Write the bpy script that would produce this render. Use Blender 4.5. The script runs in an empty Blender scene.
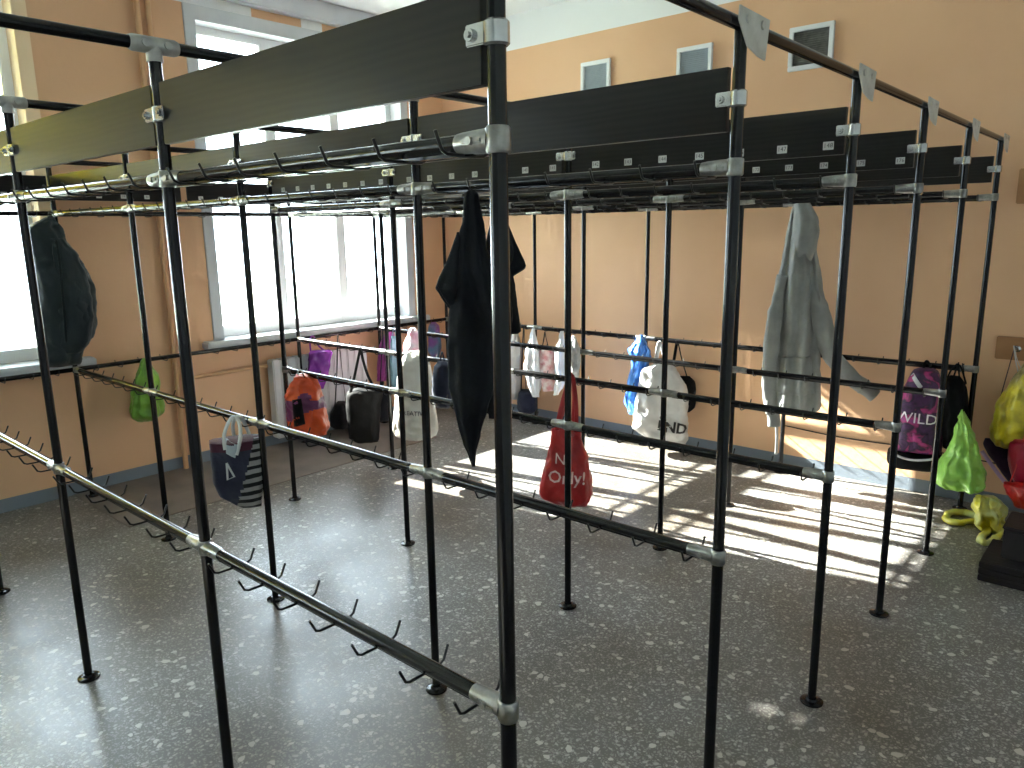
import bpy, bmesh, math, random
from mathutils import Vector, Matrix, noise
from mathutils.bvhtree import BVHTree

random.seed(7)
C = bpy.context.scene.collection
S = 0.78                      # metres per measured unit (all constants below are in units)
PI = math.pi

# ------------------------------------------------------------------ camera
F, YAW, PIT, ROL = 749.7, -0.7205, 0.204, -0.015
CAM = Vector((0.958, -1.063, 2.035))
fw = Vector((math.sin(YAW) * math.cos(PIT), math.cos(YAW) * math.cos(PIT), -math.sin(PIT)))
r0 = Vector((math.cos(YAW), -math.sin(YAW), 0)); u0 = r0.cross(fw)
RT = r0 * math.cos(ROL) + u0 * math.sin(ROL)
UP = -r0 * math.sin(ROL) + u0 * math.cos(ROL)
cd = bpy.data.cameras.new('camera'); cam = bpy.data.objects.new('camera', cd); C.objects.link(cam)
cd.sensor_width = 36; cd.lens = F / 1024 * 36; cd.clip_start = 0.02; cd.clip_end = 300
M3 = Matrix((RT, UP, -fw)).transposed()
cam.matrix_world = Matrix.Translation(CAM * S) @ M3.to_4x4()
bpy.context.scene.camera = cam

# ------------------------------------------------------------------ light
sc = bpy.context.scene
sc.view_settings.view_transform = 'Standard'
try: sc.view_settings.look = 'None'
except Exception: pass
sc.view_settings.exposure = 1.78
sc.view_settings.gamma = 1
sc.view_settings.use_curve_mapping = False
sc.cycles.use_denoising = True
sc.cycles.max_bounces = 10
sc.cycles.diffuse_bounces = 6
sc.cycles.sample_clamp_indirect = 8
w = bpy.data.worlds.new('sky'); sc.world = w; w.use_nodes = True
bg = w.node_tree.nodes['Background']
bg.inputs['Color'].default_value = (0.76, 0.87, 1.0, 1); bg.inputs['Strength'].default_value = 7.0
sd = bpy.data.lights.new('sun', 'SUN'); sun = bpy.data.objects.new('sun', sd); C.objects.link(sun)
sd.energy = 22; sd.angle = 0.009; sd.color = (1.0, 0.95, 0.86)
sun.rotation_euler = Vector((1, 0.175, -0.655)).to_track_quat('-Z', 'Y').to_euler()
sun.location = (-8, -2, 8)

# ------------------------------------------------------------------ materials
def mat(name, col, rough=0.5, metal=0.0, spec=0.5, trans=0.0, sheen=0.0):
    m = bpy.data.materials.new(name); m.use_nodes = True
    b = m.node_tree.nodes['Principled BSDF']
    b.inputs['Base Color'].default_value = (*col, 1); b.inputs['Roughness'].default_value = rough
    b.inputs['Metallic'].default_value = metal; b.inputs['Specular IOR Level'].default_value = spec
    if sheen: b.inputs['Sheen Weight'].default_value = sheen
    return m
def nd(m, t, **kw):
    n = m.node_tree.nodes.new(t)
    for k, v in kw.items():
        if k in n.inputs: n.inputs[k].default_value = v
        else: setattr(n, k, v)
    return n
def lk(m, a, b): m.node_tree.links.new(a, b)
def ramp(m, stops, interp='LINEAR'):
    n = m.node_tree.nodes.new('ShaderNodeValToRGB'); cr = n.color_ramp; cr.interpolation = interp
    while len(cr.elements) < len(stops): cr.elements.new(0.5)
    for e, (p, c) in zip(cr.elements, stops): e.position = p; e.color = (*c, 1) if len(c) == 3 else c
    return n
def bsdf(m): return m.node_tree.nodes['Principled BSDF']
def srgb(r, g, b):
    f = lambda c: (c / 255 / 12.92) if c / 255 <= 0.04045 else ((c / 255 + 0.055) / 1.055) ** 2.4
    return (f(r), f(g), f(b))
def noisy(name, c1, c2, scale=3.0, rough=0.7, bump=0.0, bscale=60, spec=0.3, sheen=0.0, detail=4.0, metal=0.0):
    m = mat(name, c1, rough, metal, spec, sheen=sheen)
    tc = nd(m, 'ShaderNodeTexCoord'); n = nd(m, 'ShaderNodeTexNoise', Scale=scale, Detail=detail)
    lk(m, tc.outputs['Object'], n.inputs['Vector'])
    r = ramp(m, [(0.35, c1), (0.65, c2)]); lk(m, n.outputs['Fac'], r.inputs['Fac'])
    lk(m, r.outputs['Color'], bsdf(m).inputs['Base Color'])
    if bump:
        n2 = nd(m, 'ShaderNodeTexNoise', Scale=bscale, Detail=3.0); lk(m, tc.outputs['Object'], n2.inputs['Vector'])
        bp = nd(m, 'ShaderNodeBump', Strength=bump, Distance=0.01)
        lk(m, n2.outputs['Fac'], bp.inputs['Height']); lk(m, bp.outputs['Normal'], bsdf(m).inputs['Normal'])
    return m

ORANGE1, ORANGE2 = srgb(220, 178, 142), srgb(213, 170, 134)
WHITE = srgb(226, 228, 230)
BLUE = srgb(112, 122, 134)
def wall_mat(name, z_white):
    m = noisy(name, ORANGE1, ORANGE2, 1.3, 0.55, 0.15, 25, 0.3)
    base = [l.from_socket for l in m.node_tree.links if l.to_socket == bsdf(m).inputs['Base Color']][0]
    g = nd(m, 'ShaderNodeNewGeometry'); sx = nd(m, 'ShaderNodeSeparateXYZ'); lk(m, g.outputs['Position'], sx.inputs[0])
    prev = base
    for z, col, gt in ((0.105 * S, BLUE, False), (z_white * S, WHITE, True)):
        mt = nd(m, 'ShaderNodeMath', operation='GREATER_THAN' if gt else 'LESS_THAN')
        mt.inputs[1].default_value = z; lk(m, sx.outputs['Z'], mt.inputs[0])
        mx = nd(m, 'ShaderNodeMix', data_type='RGBA'); mx.inputs['B'].default_value = (*col, 1)
        mx.inputs[7].default_value = (*col, 1)
        lk(m, mt.outputs[0], mx.inputs[0]); lk(m, prev, mx.inputs[6]); prev = mx.outputs[2]
    lk(m, prev, bsdf(m).inputs['Base Color'])
    return m
M = {}
M['wall_far'] = wall_mat('painted_wall_far', 3.82)
M['wall_win'] = wall_mat('painted_wall_window', 3.975)
M['white'] = noisy('white_paint', srgb(228, 230, 232), srgb(218, 221, 224), 4, 0.5)
M['ceil'] = noisy('ceiling_paint', srgb(232, 234, 236), srgb(226, 229, 233), 1.5, 0.9)
M['pvc'] = mat('white_pvc', srgb(238, 240, 242), 0.3)
M['archi'] = noisy('grey_white_paint', srgb(200, 204, 210), srgb(190, 195, 202), 5, 0.45)
M['orange'] = noisy('orange_pipe_paint', srgb(208, 166, 126), srgb(200, 158, 118), 6, 0.4)
M['sunlit_reveal'] = noisy('sunlit_orange_reveal', srgb(238, 214, 180), srgb(232, 206, 170), 4, 0.5)  # wall orange made paler, with the sunlight put into the colour
M['black'] = mat('black_tube_paint', srgb(15, 15, 17), 0.17, 0.0, 0.32)
M['hook'] = mat('black_wire', srgb(18, 18, 20), 0.35, 0.3)
M['chrome'] = noisy('chrome_fitting', srgb(196, 198, 200), srgb(170, 172, 174), 30, 0.22, metal=1.0)
M['clamp'] = noisy('worn_chrome', srgb(168, 168, 166), srgb(130, 130, 128), 35, 0.34, metal=1.0)
M['steel'] = noisy('dull_bracket', srgb(178, 178, 174), srgb(150, 150, 148), 25, 0.45, metal=0.6)
M['zinc'] = noisy('dull_zinc_plate', srgb(196, 194, 188), srgb(176, 174, 168), 20, 0.5, metal=0.15)
M['paper'] = mat('sticker_paper', srgb(190, 190, 190), 0.6)
M['ink'] = mat('sticker_ink', srgb(60, 60, 66), 0.6)
def board_mat():
    m = mat('black_wood_veneer', srgb(25, 23, 23), 0.3, 0, 0.2)
    tc = nd(m, 'ShaderNodeTexCoord'); mp = nd(m, 'ShaderNodeMapping'); mp.inputs['Scale'].default_value = (1.2, 1.2, 9)
    wv = nd(m, 'ShaderNodeTexWave', Scale=2.2, Distortion=7.0, Detail=3.0); wv.bands_direction = 'Z'
    lk(m, tc.outputs['Object'], mp.inputs[0]); lk(m, mp.outputs[0], wv.inputs['Vector'])
    r = ramp(m, [(0, srgb(27, 25, 25)), (1, srgb(33, 31, 30))]); lk(m, wv.outputs['Fac'], r.inputs['Fac'])
    lk(m, r.outputs['Color'], bsdf(m).inputs['Base Color'])
    r2 = ramp(m, [(0, (0.32,) * 3), (1, (0.31,) * 3)]); lk(m, wv.outputs['Fac'], r2.inputs['Fac'])
    lk(m, r2.outputs['Color'], bsdf(m).inputs['Roughness'])
    return m
M['board'] = board_mat()
def floor_mat():
    m = mat('terrazzo', srgb(110, 112, 114), 0.28, 0, 0.5)
    tc = nd(m, 'ShaderNodeTexCoord'); mp = nd(m, 'ShaderNodeMapping')
    lk(m, tc.outputs['Object'], mp.inputs[0])
    base = nd(m, 'ShaderNodeTexNoise', Scale=1.1, Detail=5.0); lk(m, mp.outputs[0], base.inputs['Vector'])
    br = ramp(m, [(0.3, srgb(92, 90, 89)), (0.7, srgb(110, 108, 107))]); lk(m, base.outputs['Fac'], br.inputs['Fac'])
    prev = br.outputs['Color']
    wn = nd(m, 'ShaderNodeTexNoise', Scale=22.0, Detail=2.0); lk(m, mp.outputs[0], wn.inputs['Vector'])
    off = nd(m, 'ShaderNodeVectorMath', operation='SCALE'); off.inputs['Scale'].default_value = 0.035
    lk(m, wn.outputs['Color'], off.inputs[0])
    ad = nd(m, 'ShaderNodeVectorMath', operation='ADD'); lk(m, mp.outputs[0], ad.inputs[0]); lk(m, off.outputs[0], ad.inputs[1])
    # chips: three sizes of cells, only some of each lit up
    for sc_, pick, rad, col in ((120, 0.22, 0.42, srgb(134, 134, 133)), (70, 0.68, 0.38, srgb(160, 160, 158)), (32, 0.91, 0.36, srgb(188, 187, 184))):
        v = nd(m, 'ShaderNodeTexVoronoi', Scale=sc_); v.voronoi_dimensions = '2D'; lk(m, ad.outputs[0], v.inputs['Vector'])
        sp = nd(m, 'ShaderNodeSeparateColor'); lk(m, v.outputs['Color'], sp.inputs[0])
        a = nd(m, 'ShaderNodeMath', operation='GREATER_THAN'); a.inputs[1].default_value = pick; lk(m, sp.outputs[0], a.inputs[0])
        rr = nd(m, 'ShaderNodeMath', operation='MULTIPLY'); rr.inputs[1].default_value = rad; lk(m, sp.outputs[1], rr.inputs[0])
        rr2 = nd(m, 'ShaderNodeMath', operation='ADD'); rr2.inputs[1].default_value = 0.12; lk(m, rr.outputs[0], rr2.inputs[0])
        b = nd(m, 'ShaderNodeMath', operation='LESS_THAN'); lk(m, v.outputs['Distance'], b.inputs[0]); lk(m, rr2.outputs[0], b.inputs[1])
        ab = nd(m, 'ShaderNodeMath', operation='MULTIPLY'); lk(m, a.outputs[0], ab.inputs[0]); lk(m, b.outputs[0], ab.inputs[1])
        mx = nd(m, 'ShaderNodeMix', data_type='RGBA'); mx.inputs[7].default_value = (*col, 1)
        lk(m, ab.outputs[0], mx.inputs[0]); lk(m, prev, mx.inputs[6]); prev = mx.outputs[2]
    # brownish wear in patches
    st = nd(m, 'ShaderNodeTexNoise', Scale=0.9, Detail=4.0); lk(m, mp.outputs[0], st.inputs['Vector'])
    sr = ramp(m, [(0.42, (0, 0, 0)), (0.62, (0.75,) * 3)]); lk(m, st.outputs['Fac'], sr.inputs['Fac'])
    mx = nd(m, 'ShaderNodeMix', data_type='RGBA', blend_type='MULTIPLY'); mx.inputs[7].default_value = (*srgb(190, 172, 150), 1)
    lk(m, sr.outputs['Color'], mx.inputs[0]); lk(m, prev, mx.inputs[6]); prev = mx.outputs[2]
    lk(m, prev, bsdf(m).inputs['Base Color'])
    rn = nd(m, 'ShaderNodeTexNoise', Scale=3.0, Detail=4.0); lk(m, mp.outputs[0], rn.inputs['Vector'])
    r2 = ramp(m, [(0.3, (0.32,) * 3), (0.7, (0.46,) * 3)]); lk(m, rn.outputs['Fac'], r2.inputs['Fac'])
    lk(m, r2.outputs['Color'], bsdf(m).inputs['Roughness'])
    return m
M['floor'] = floor_mat()
def glass_mat():
    m = bpy.data.materials.new('window_glass'); m.use_nodes = True; nt = m.node_tree; nt.nodes.clear()
    o = nt.nodes.new('ShaderNodeOutputMaterial'); mx = nt.nodes.new('ShaderNodeMixShader')
    t = nt.nodes.new('ShaderNodeBsdfTransparent'); g = nt.nodes.new('ShaderNodeBsdfGlossy'); fr = nt.nodes.new('ShaderNodeFresnel')
    t.inputs[0].default_value = (0.95, 0.98, 0.97, 1); g.inputs['Roughness'].default_value = 0.02; fr.inputs[0].default_value = 1.3
    nt.links.new(fr.outputs[0], mx.inputs[0]); nt.links.new(t.outputs[0], mx.inputs[1]); nt.links.new(g.outputs[0], mx.inputs[2])
    nt.links.new(mx.outputs[0], o.inputs[0]); return m
M['glass'] = glass_mat()

# ------------------------------------------------------------------ mesh helpers (coordinates in units, scaled by S on build)
def obj(name, bm, m, parent=None, smooth=False, loc=None):
    """link a bmesh as ONE mesh object; m is a material or a list of them"""
    me = bpy.data.meshes.new(name)
    bmesh.ops.recalc_face_normals(bm, faces=bm.faces[:])
    for v in bm.verts: v.co *= S
    bm.to_mesh(me); bm.free()
    for x in (m if isinstance(m, (list, tuple)) else [m]): me.materials.append(x)
    if smooth:
        for p in me.polygons: p.use_smooth = True
    return inst(name, me, parent, loc)
def inst(name, me, parent=None, loc=None, rotz=0):
    o = bpy.data.objects.new(name, me); C.objects.link(o)
    if parent: o.parent = parent
    if loc is not None: o.location = Vector(loc) * S
    if rotz: o.rotation_euler = (0, 0, rotz)
    return o
def mesh_of(name, bm, m, smooth=False):
    o = obj(name, bm, m, smooth=smooth); me = o.data; bpy.data.objects.remove(o); return me
def thing(name, label, cat, loc=(0, 0, 0), group=None):
    o = bpy.data.objects.new(name, None); C.objects.link(o); o.location = Vector(loc) * S
    o.empty_display_size = 0.1
    return tag(o, label, cat, group)
def tag(o, label, cat, group=None):
    o['label'] = label; o['category'] = cat
    if group: o['group'] = group
    return o
def struct(name, bm, m, parent=None):
    o = obj(name, bm, m, parent)
    if parent is None: o['kind'] = 'structure'
    return o
def box(bm, x0, x1, y0, y1, z0, z1, bev=0.0, mi=0):
    vs = bmesh.ops.create_cube(bm, size=1)['verts']
    for v in vs:
        v.co = Vector(((x0 + x1) / 2 + v.co.x * (x1 - x0), (y0 + y1) / 2 + v.co.y * (y1 - y0), (z0 + z1) / 2 + v.co.z * (z1 - z0)))
    fs = {f for v in vs for f in v.link_faces}
    for f in fs: f.material_index = mi
    if bev:
        es = {e for v in vs for e in v.link_edges}
        bmesh.ops.bevel(bm, geom=list(es), offset=bev, segments=2, affect='EDGES')
    return bm
def B(*a, **k): return box(bmesh.new(), *a, **k)
def frames(pts):
    out = []; n = len(pts)
    ref = None
    for i in range(n):
        t = (pts[min(i + 1, n - 1)] - pts[max(i - 1, 0)]).normalized()
        if ref is None:
            ref = t.orthogonal().normalized()
        else:
            ref = (ref - t * ref.dot(t)).normalized()
        out.append((t, ref, t.cross(ref)))
    return out
def tube(bm, pts, r, n=10, mi=0, flat=1.0, cap=True):
    pts = [Vector(p) for p in pts]
    rs = r if isinstance(r, (list, tuple)) else [r] * len(pts)
    rings = []
    for p, (t, a, b), rr in zip(pts, frames(pts), rs):
        rings.append([bm.verts.new(p + a * (rr * math.cos(2 * PI * k / n)) + b * (rr * flat * math.sin(2 * PI * k / n))) for k in range(n)])
    for A, Bq in zip(rings, rings[1:]):
        for k in range(n):
            f = bm.faces.new((A[k], A[(k + 1) % n], Bq[(k + 1) % n], Bq[k])); f.material_index = mi
    if cap:
        for rg in (rings[0], rings[-1]):
            f = bm.faces.new(rg); f.material_index = mi
    return bm
def smooth_path(pts, k=6):
    pts = [Vector(p) for p in pts]; out = []
    P = [pts[0]] + pts + [pts[-1]]
    for i in range(1, len(P) - 2):
        a, b, c, d = P[i - 1], P[i], P[i + 1], P[i + 2]
        for j in range(k):
            t = j / k
            out.append(0.5 * ((2 * b) + (c - a) * t + (2 * a - 5 * b + 4 * c - d) * t * t + (3 * b - a - 3 * c + d) * t ** 3))
    out.append(pts[-1]); return out
def autosmooth(o, ang=40):
    for p in o.data.polygons: p.use_smooth = True
    try:
        o.data.set_sharp_from_angle(angle=math.radians(ang))
    except Exception: pass
    return o
def tsmooth(me, ang=40):
    for p in me.polygons: p.use_smooth = True
    try: me.set_sharp_from_angle(angle=math.radians(ang))
    except Exception: pass
    return me
def text_mesh(s, size, bold=0.0):
    cu = bpy.data.curves.new('lettering', 'FONT'); cu.body = s; cu.size = size; cu.align_x = 'CENTER'; cu.align_y = 'CENTER'
    cu.resolution_u = 2; cu.offset = bold * size
    o = bpy.data.objects.new('lettering', cu); C.objects.link(o)
    bpy.context.view_layer.update()
    dg = bpy.context.evaluated_depsgraph_get()
    me = bpy.data.meshes.new_from_object(o.evaluated_get(dg))
    bpy.data.objects.remove(o); bpy.data.curves.remove(cu)
    return me

# ------------------------------------------------------------------ room
XW, YF, ZC = -5.45, 5.12, 4.15
XR, YB = 2.5, -5.3
TH = 0.26
struct('floor', B(XW - 0.1, XR + 0.1, YB - 0.1, YF + 0.1, -0.12, 0), M['floor'])
struct('ceiling', B(XW - TH, XR + 0.1, YB - 0.1, YF + 0.1, ZC, ZC + 0.12), M['ceil'])
struct('wall_far', B(XW - TH, XR, YF, YF + 0.25, 0, ZC), M['wall_far'])
struct('wall_right', B(XR, XR + 0.2, YB, YF + 0.25, 0, ZC), M['white'])
struct('wall_back', B(XW - TH, XR + 0.2, YB - 0.2, YB, 0, ZC), M['white'])
# window wall openings, the third added unseen to brighten the room: (y0, y1)
WINS = [(-1.27, 0.94), (2.28, 4.50), (-4.86, -2.65)]
Z0, Z1 = 1.09, 3.79
bm = bmesh.new()
ys = [YB] + [v for p in sorted(WINS) for v in p] + [YF]
for i in range(0, len(ys), 2): box(bm, XW - TH, XW, ys[i], ys[i + 1], 0, ZC)
for a, b in WINS:
    box(bm, XW - TH, XW, a, b, 0, Z0); box(bm, XW - TH, XW, a, b, Z1, ZC)
struct('wall_window', bm, M['wall_win'])
for k, (a, b) in enumerate(WINS):
    bm = bmesh.new(); xf0, xf1 = XW - 0.24, XW - 0.16
    fwd = 0.075
    box(bm, xf0, xf1, a, a + fwd, Z0, Z1, 0.008); box(bm, xf0, xf1, b - fwd, b, Z0, Z1, 0.008)
    box(bm, xf0, xf1, a, b, Z0, Z0 + 0.10, 0.008); box(bm, xf0, xf1, a, b, Z1 - fwd, Z1, 0.008)
    for t in (0.335, 0.665):
        ym = a + (b - a) * t
        box(bm, xf0 - 0.004, xf1 + 0.004, ym - 0.055, ym + 0.055, Z0 + 0.006, Z1 - 0.012, 0.008)
    box(bm, xf0, xf1, a + (b - a) * 0.335, a + (b - a) * 0.665, 2.72, 2.80, 0.006)
    win = struct('window_%d' % (k + 1), bm, M['pvc'])
    obj('pane', B(XW - 0.205, XW - 0.195, a + 0.05, b - 0.05, Z0 + 0.05, Z1 - 0.05), M['glass'], win)
    hb = bmesh.new(); ym = a + (b - a) * 0.335
    box(hb, XW - 0.16, XW - 0.145, ym - 0.015, ym + 0.015, 2.02, 2.10, 0.004); box(hb, XW - 0.145, XW - 0.125, ym - 0.012, ym + 0.012, 1.92, 2.08, 0.005)
    obj('window_handle', hb, M['pvc'], win)
    bm = bmesh.new()
    box(bm, XW - 0.25, XW + 0.015, a - 0.09, a + 0.008, Z0, Z1 + 0.11, 0.004); box(bm, XW - 0.25, XW + 0.015, b - 0.008, b + 0.09, Z0, Z1 + 0.11, 0.004)
    box(bm, XW - 0.25, XW + 0.015, a, b, Z1 - 0.008, Z1 + 0.11, 0.004)
    struct('trim_%d' % (k + 1), bm, M['sunlit_reveal' if k == 0 else 'archi'])
    bm = bmesh.new(); box(bm, XW - 0.25, XW + 0.12, a - 0.20, b + 0.22, Z0 - 0.065, Z0 + 0.005, 0.012)
    obj('window_sill', bm, M['archi'], win)
# cornice beam along the window wall and patches of bare plaster above the window
struct('trim_5', B(XW, XW + 0.10, YB, YF, 3.98, ZC, 0.01), M['archi'])
bm = bmesh.new(); box(bm, XW - 0.001, XW + 0.003, 1.85, 2.82, 3.90, 3.98); box(bm, XW - 0.001, XW + 0.003, 3.33, 3.56, 3.90, 3.98)
struct('trim_6', bm, M['white'])
# brown floor strip under the window
struct('trim_4', B(XW, -4.40, 0.9, 3.9, 0.0, 0.006, 0.002), noisy('brown_linoleum', srgb(120, 110, 104), srgb(98, 90, 86), 4, 0.4))
# outside: ground and an unseen tree added to shade the near window
struct('ground_outside', B(-60, XW - 2.0, -40, 40, -2.4, -2.2), noisy('pale_yard', srgb(190, 195, 180), srgb(160, 170, 150), 0.4, 0.9))

# portals in the windows, the added one included (guide the daylight sampling, give off nothing themselves)
for a, b in WINS:
    ld = bpy.data.lights.new('window_portal', 'AREA'); lo = bpy.data.objects.new('window_portal', ld); C.objects.link(lo)
    ld.shape = 'RECTANGLE'; ld.size = (Z1 - Z0) * S; ld.size_y = (b - a) * S; ld.cycles.is_portal = True
    lo.location = Vector((XW - 0.27, (a + b) / 2, (Z0 + Z1) / 2)) * S; lo.rotation_euler = (0, -PI / 2, 0)

# ------------------------------------------------------------------ coat racks
SX, DY = 1.3245, 0.987
ZL, ZU, ZB, ZT = 1.028, 2.195, 2.376, 2.565
RP = 0.0175
NH = 7
HX = [0.085 + 0.178 * k for k in range(NH)]
def post_mesh():
    bm = bmesh.new(); tube(bm, [(0, 0, 0.005), (0, 0, ZT)], RP, 16); return tsmooth(mesh_of('post', bm, M['black']))
def plate_mesh():
    bm = bmesh.new(); tube(bm, [(0, 0, 0), (0, 0, 0.006), (0, 0, 0.008), (0, 0, 0.011), (0, 0, 0.02)], [0.048, 0.048, 0.045, 0.026, 0.022], 20)
    return tsmooth(mesh_of('base_plate', bm, M['black']), 50)
def rail_mesh():
    bm = bmesh.new(); tube(bm, [(0.035, 0, 0), (SX - 0.035, 0, 0)], RP, 16)
    # a pressed rib under the tube where the hooks are welded
    box(bm, 0.06, SX - 0.06, -0.004, 0.004, -RP - 0.006, -RP + 0.004)
    return tsmooth(mesh_of('hook_rail', bm, M['black']))
def hook_mesh():
    bm = bmesh.new(); h, zb = 0.055, -RP - 0.004
    p = [(0, -h - 0.022, zb + 0.040), (0, -h - 0.006, zb + 0.006), (0, -h + 0.006, zb), (0, -0.02, zb - 0.001), (0, 0.02, zb - 0.001), (0, h - 0.006, zb), (0, h + 0.006, zb + 0.006), (0, h + 0.022, zb + 0.040)]
    tube(bm, p, 0.0036, 8); return tsmooth(mesh_of('hook', bm, M['hook']), 60)
def rail_clamp_mesh(sides):
    """chrome sleeve round the post with a flattened taper onto each rail"""
    bm = bmesh.new(); tube(bm, [(0, 0, -0.024), (0, 0, -0.02), (0, 0, 0.02), (0, 0, 0.024)], [RP + 0.003, RP + 0.006, RP + 0.006, RP + 0.003], 16)
    for s in sides:
        tube(bm, [(s * 0.012, 0, 0), (s * 0.045, 0, 0), (s * 0.085, 0, 0), (s * 0.10, 0, 0)], [RP + 0.006, RP + 0.005, RP + 0.003, RP + 0.001], 16)
        box(bm, min(s * 0.02, s * 0.075), max(s * 0.02, s * 0.075), -RP - 0.008, RP + 0.008, -0.006, 0.006, 0.003)
        tube(bm, [(s * 0.05, -RP - 0.012, 0), (s * 0.05, RP + 0.012, 0)], 0.008, 10)
    return tsmooth(mesh_of('rail_clamp', bm, M['clamp']))
def board_clamp_mesh(sides):
    bm = bmesh.new(); tube(bm, [(0, 0, -0.022), (0, 0, -0.018), (0, 0, 0.018), (0, 0, 0.022)], [RP + 0.003, RP + 0.007, RP + 0.007, RP + 0.003], 16)
    for s in sides:
        for y in (-0.014, 0.014):
            box(bm, min(s * 0.01, s * 0.058), max(s * 0.01, s * 0.058), y - 0.003 + (-0.004 if y < 0 else 0.004), y + 0.003 + (-0.004 if y < 0 else 0.004), -0.019, 0.019, 0.0025)
        tube(bm, [(s * 0.043, -0.028, 0), (s * 0.043, 0.028, 0)], 0.011, 12)
        tube(bm, [(s * 0.043, -0.032, 0), (s * 0.043, 0.032, 0)], 0.006, 6)
    return tsmooth(mesh_of('board_clamp', bm, M['chrome']))
def board_mesh(ln=SX):
    return mesh_of('header_board', B(0.028, ln - 0.028, -0.010, 0.010, -0.085, 0.085, 0.0015), M['board'])
ME_POST, ME_PLATE, ME_RAIL, ME_HOOK, ME_BOARD = post_mesh(), plate_mesh(), rail_mesh(), hook_mesh(), board_mesh()
ME_RC = {s: rail_clamp_mesh(s) for s in ((-1,), (1,), (-1, 1))}
ME_BC = {s: board_clamp_mesh(s) for s in ((-1,), (1,), (-1, 1))}
def sticker(num, parent, x, rotz=0):
    bm = bmesh.new(); box(bm, -0.020, 0.020, -0.0125, -0.0098, -0.015, 0.015, 0.001)
    tm = text_mesh(str(num), 0.024)
    b2 = bmesh.new(); b2.from_mesh(tm); bpy.data.meshes.remove(tm)
    vmap = [bm.verts.new((v.co.x, -0.0128, v.co.y)) for v in b2.verts]
    b2.verts.index_update()
    for f in b2.faces:
        try: bm.faces.new([vmap[v.index] for v in f.verts]).material_index = 1
        except ValueError: pass
    b2.free()
    return obj('number_sticker', bm, [M['paper'], M['ink']], parent, loc=(x, 0, -0.050))

def rack_row(y, nb, label, num0=None, group='black tubular coat racks in parallel rows'):
    """one free-standing row: posts at x = 0, -SX, ... ; bays run towards the window (-x)"""
    t = thing('coat_rack', label, 'coat rack', (0, y, 0), group)
    for i in range(nb + 1):
        p = inst('post', ME_POST, t, (-SX * i, 0, 0))
        inst('base_plate', ME_PLATE, p)
        s = tuple(([-1] if i < nb else []) + ([1] if i > 0 else []))
        for z in (ZL, ZU): inst('rail_clamp', ME_RC[s], p, (0, 0, z))
        inst('board_clamp', ME_BC[s], p, (0, 0, ZB))
    for i in range(nb):
        for z in (ZL, ZU):
            r = inst('hook_rail', ME_RAIL, t, (-SX * (i + 1), 0, z))
            for h in HX: inst('hook', ME_HOOK, r, (SX - h, 0, 0))
        b = inst('header_board', ME_BOARD, t, (-SX * (i + 1), 0, ZB))
        if num0 is not None:
            for k, h in enumerate(HX): sticker(num0 - i * NH - k, b, SX - h)
    return t
rack_row(0, 4, 'black coat rack nearest the camera, its end post standing tallest in the frame')
rack_row(DY, 4, 'black coat rack second from the camera, black T-shirt hanging from its upper rail', None)
rack_row(2 * DY, 3, 'black coat rack third from the camera, numbered header boards, orange bag at its window end', 148)
rack_row(3 * DY, 4, 'black coat rack fourth from the camera, with the red shopping bag on its lower rail', 176)
rack_row(4 * DY, 4, 'black coat rack second from the far wall, in front of the grey hoodie', None)
rack_row(5 * DY, 4, 'last black coat rack, close against the far orange wall and holding the hoodie', None)

# the rack that runs along the window wall, on the end posts of the rows
t = thing('wall_coat_rack', 'black coat rack rails running along the window wall under the sills', 'coat rack', (-4 * SX, 0, 0))
xs = -4 * SX
def along_y(o): o.rotation_euler = (0, 0, PI / 2)
for j in range(-1, 5):
    y0 = j * DY
    for z in (ZL, ZU):
        bm = bmesh.new(); tube(bm, [(0, 0.0, 0), (0, DY, 0)], RP, 14)
        r = obj('hook_rail', bm, M['black'], t, loc=(0, y0, z)); autosmooth(r)
        for h in (0.14, 0.32, 0.50, 0.68, 0.85):
            k = inst('hook', ME_HOOK, r, (0, h, 0)); along_y(k)
    bm = bmesh.new(); box(bm, -0.01, 0.01, 0.028, DY - 0.028, -0.085, 0.085, 0.0015)
    b = obj('header_board', bm, M['board'], t, loc=(0, y0, ZB))
    if 0 <= j <= 3:
        for k, h in enumerate((0.14, 0.32, 0.50, 0.68, 0.85)):
            st = sticker(12 + 5 * j + k, b, 0); st.location = Vector((0, h, -0.05)) * S; along_y(st)

# top rails that tie the rows together
def bracket_mesh(end=False):
    bm = bmesh.new()
    tube(bm, [(0, -0.07, 0), (0, -0.06, 0), (0, 0.06, 0), (0, 0.07, 0)], [RP + 0.002, RP + 0.006, RP + 0.006, RP + 0.002], 14)
    return bm
def hub_mesh():
    bm = bracket_mesh()
    tube(bm, [(0, 0, 0), (0, 0, -0.045)], RP + 0.005, 14)
    for y in (-0.032, 0.032): tube(bm, [(-RP - 0.011, y, 0), (RP + 0.011, y, 0)], 0.011, 12)
    return tsmooth(mesh_of('tee_joint', bm, M['steel']))
ME_TEE = hub_mesh()
def paper_mesh():
    """bent sheet-metal gusset that laps over the joint at the row ends"""
    bm = bmesh.new()
    xo = RP + 0.009
    pts = [(xo, -0.075, 0.030), (xo, 0.115, 0.026), (xo, 0.095, -0.082), (xo, 0.05, -0.078), (xo, -0.02, -0.062), (xo, -0.078, -0.005)]
    vs = [bm.verts.new(p) for p in pts]; f = bm.faces.new(vs)
    r = bmesh.ops.extrude_face_region(bm, geom=[f])
    for v in r['geom']:
        if isinstance(v, bmesh.types.BMVert): v.co.x += 0.004
    for y in (-0.03, 0.065): tube(bm, [(xo, y, 0.004), (xo + 0.010, y, 0.004)], 0.012, 10)
    return mesh_of('gusset', bm, M['zinc'])
ME_GUS = paper_mesh()
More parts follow.
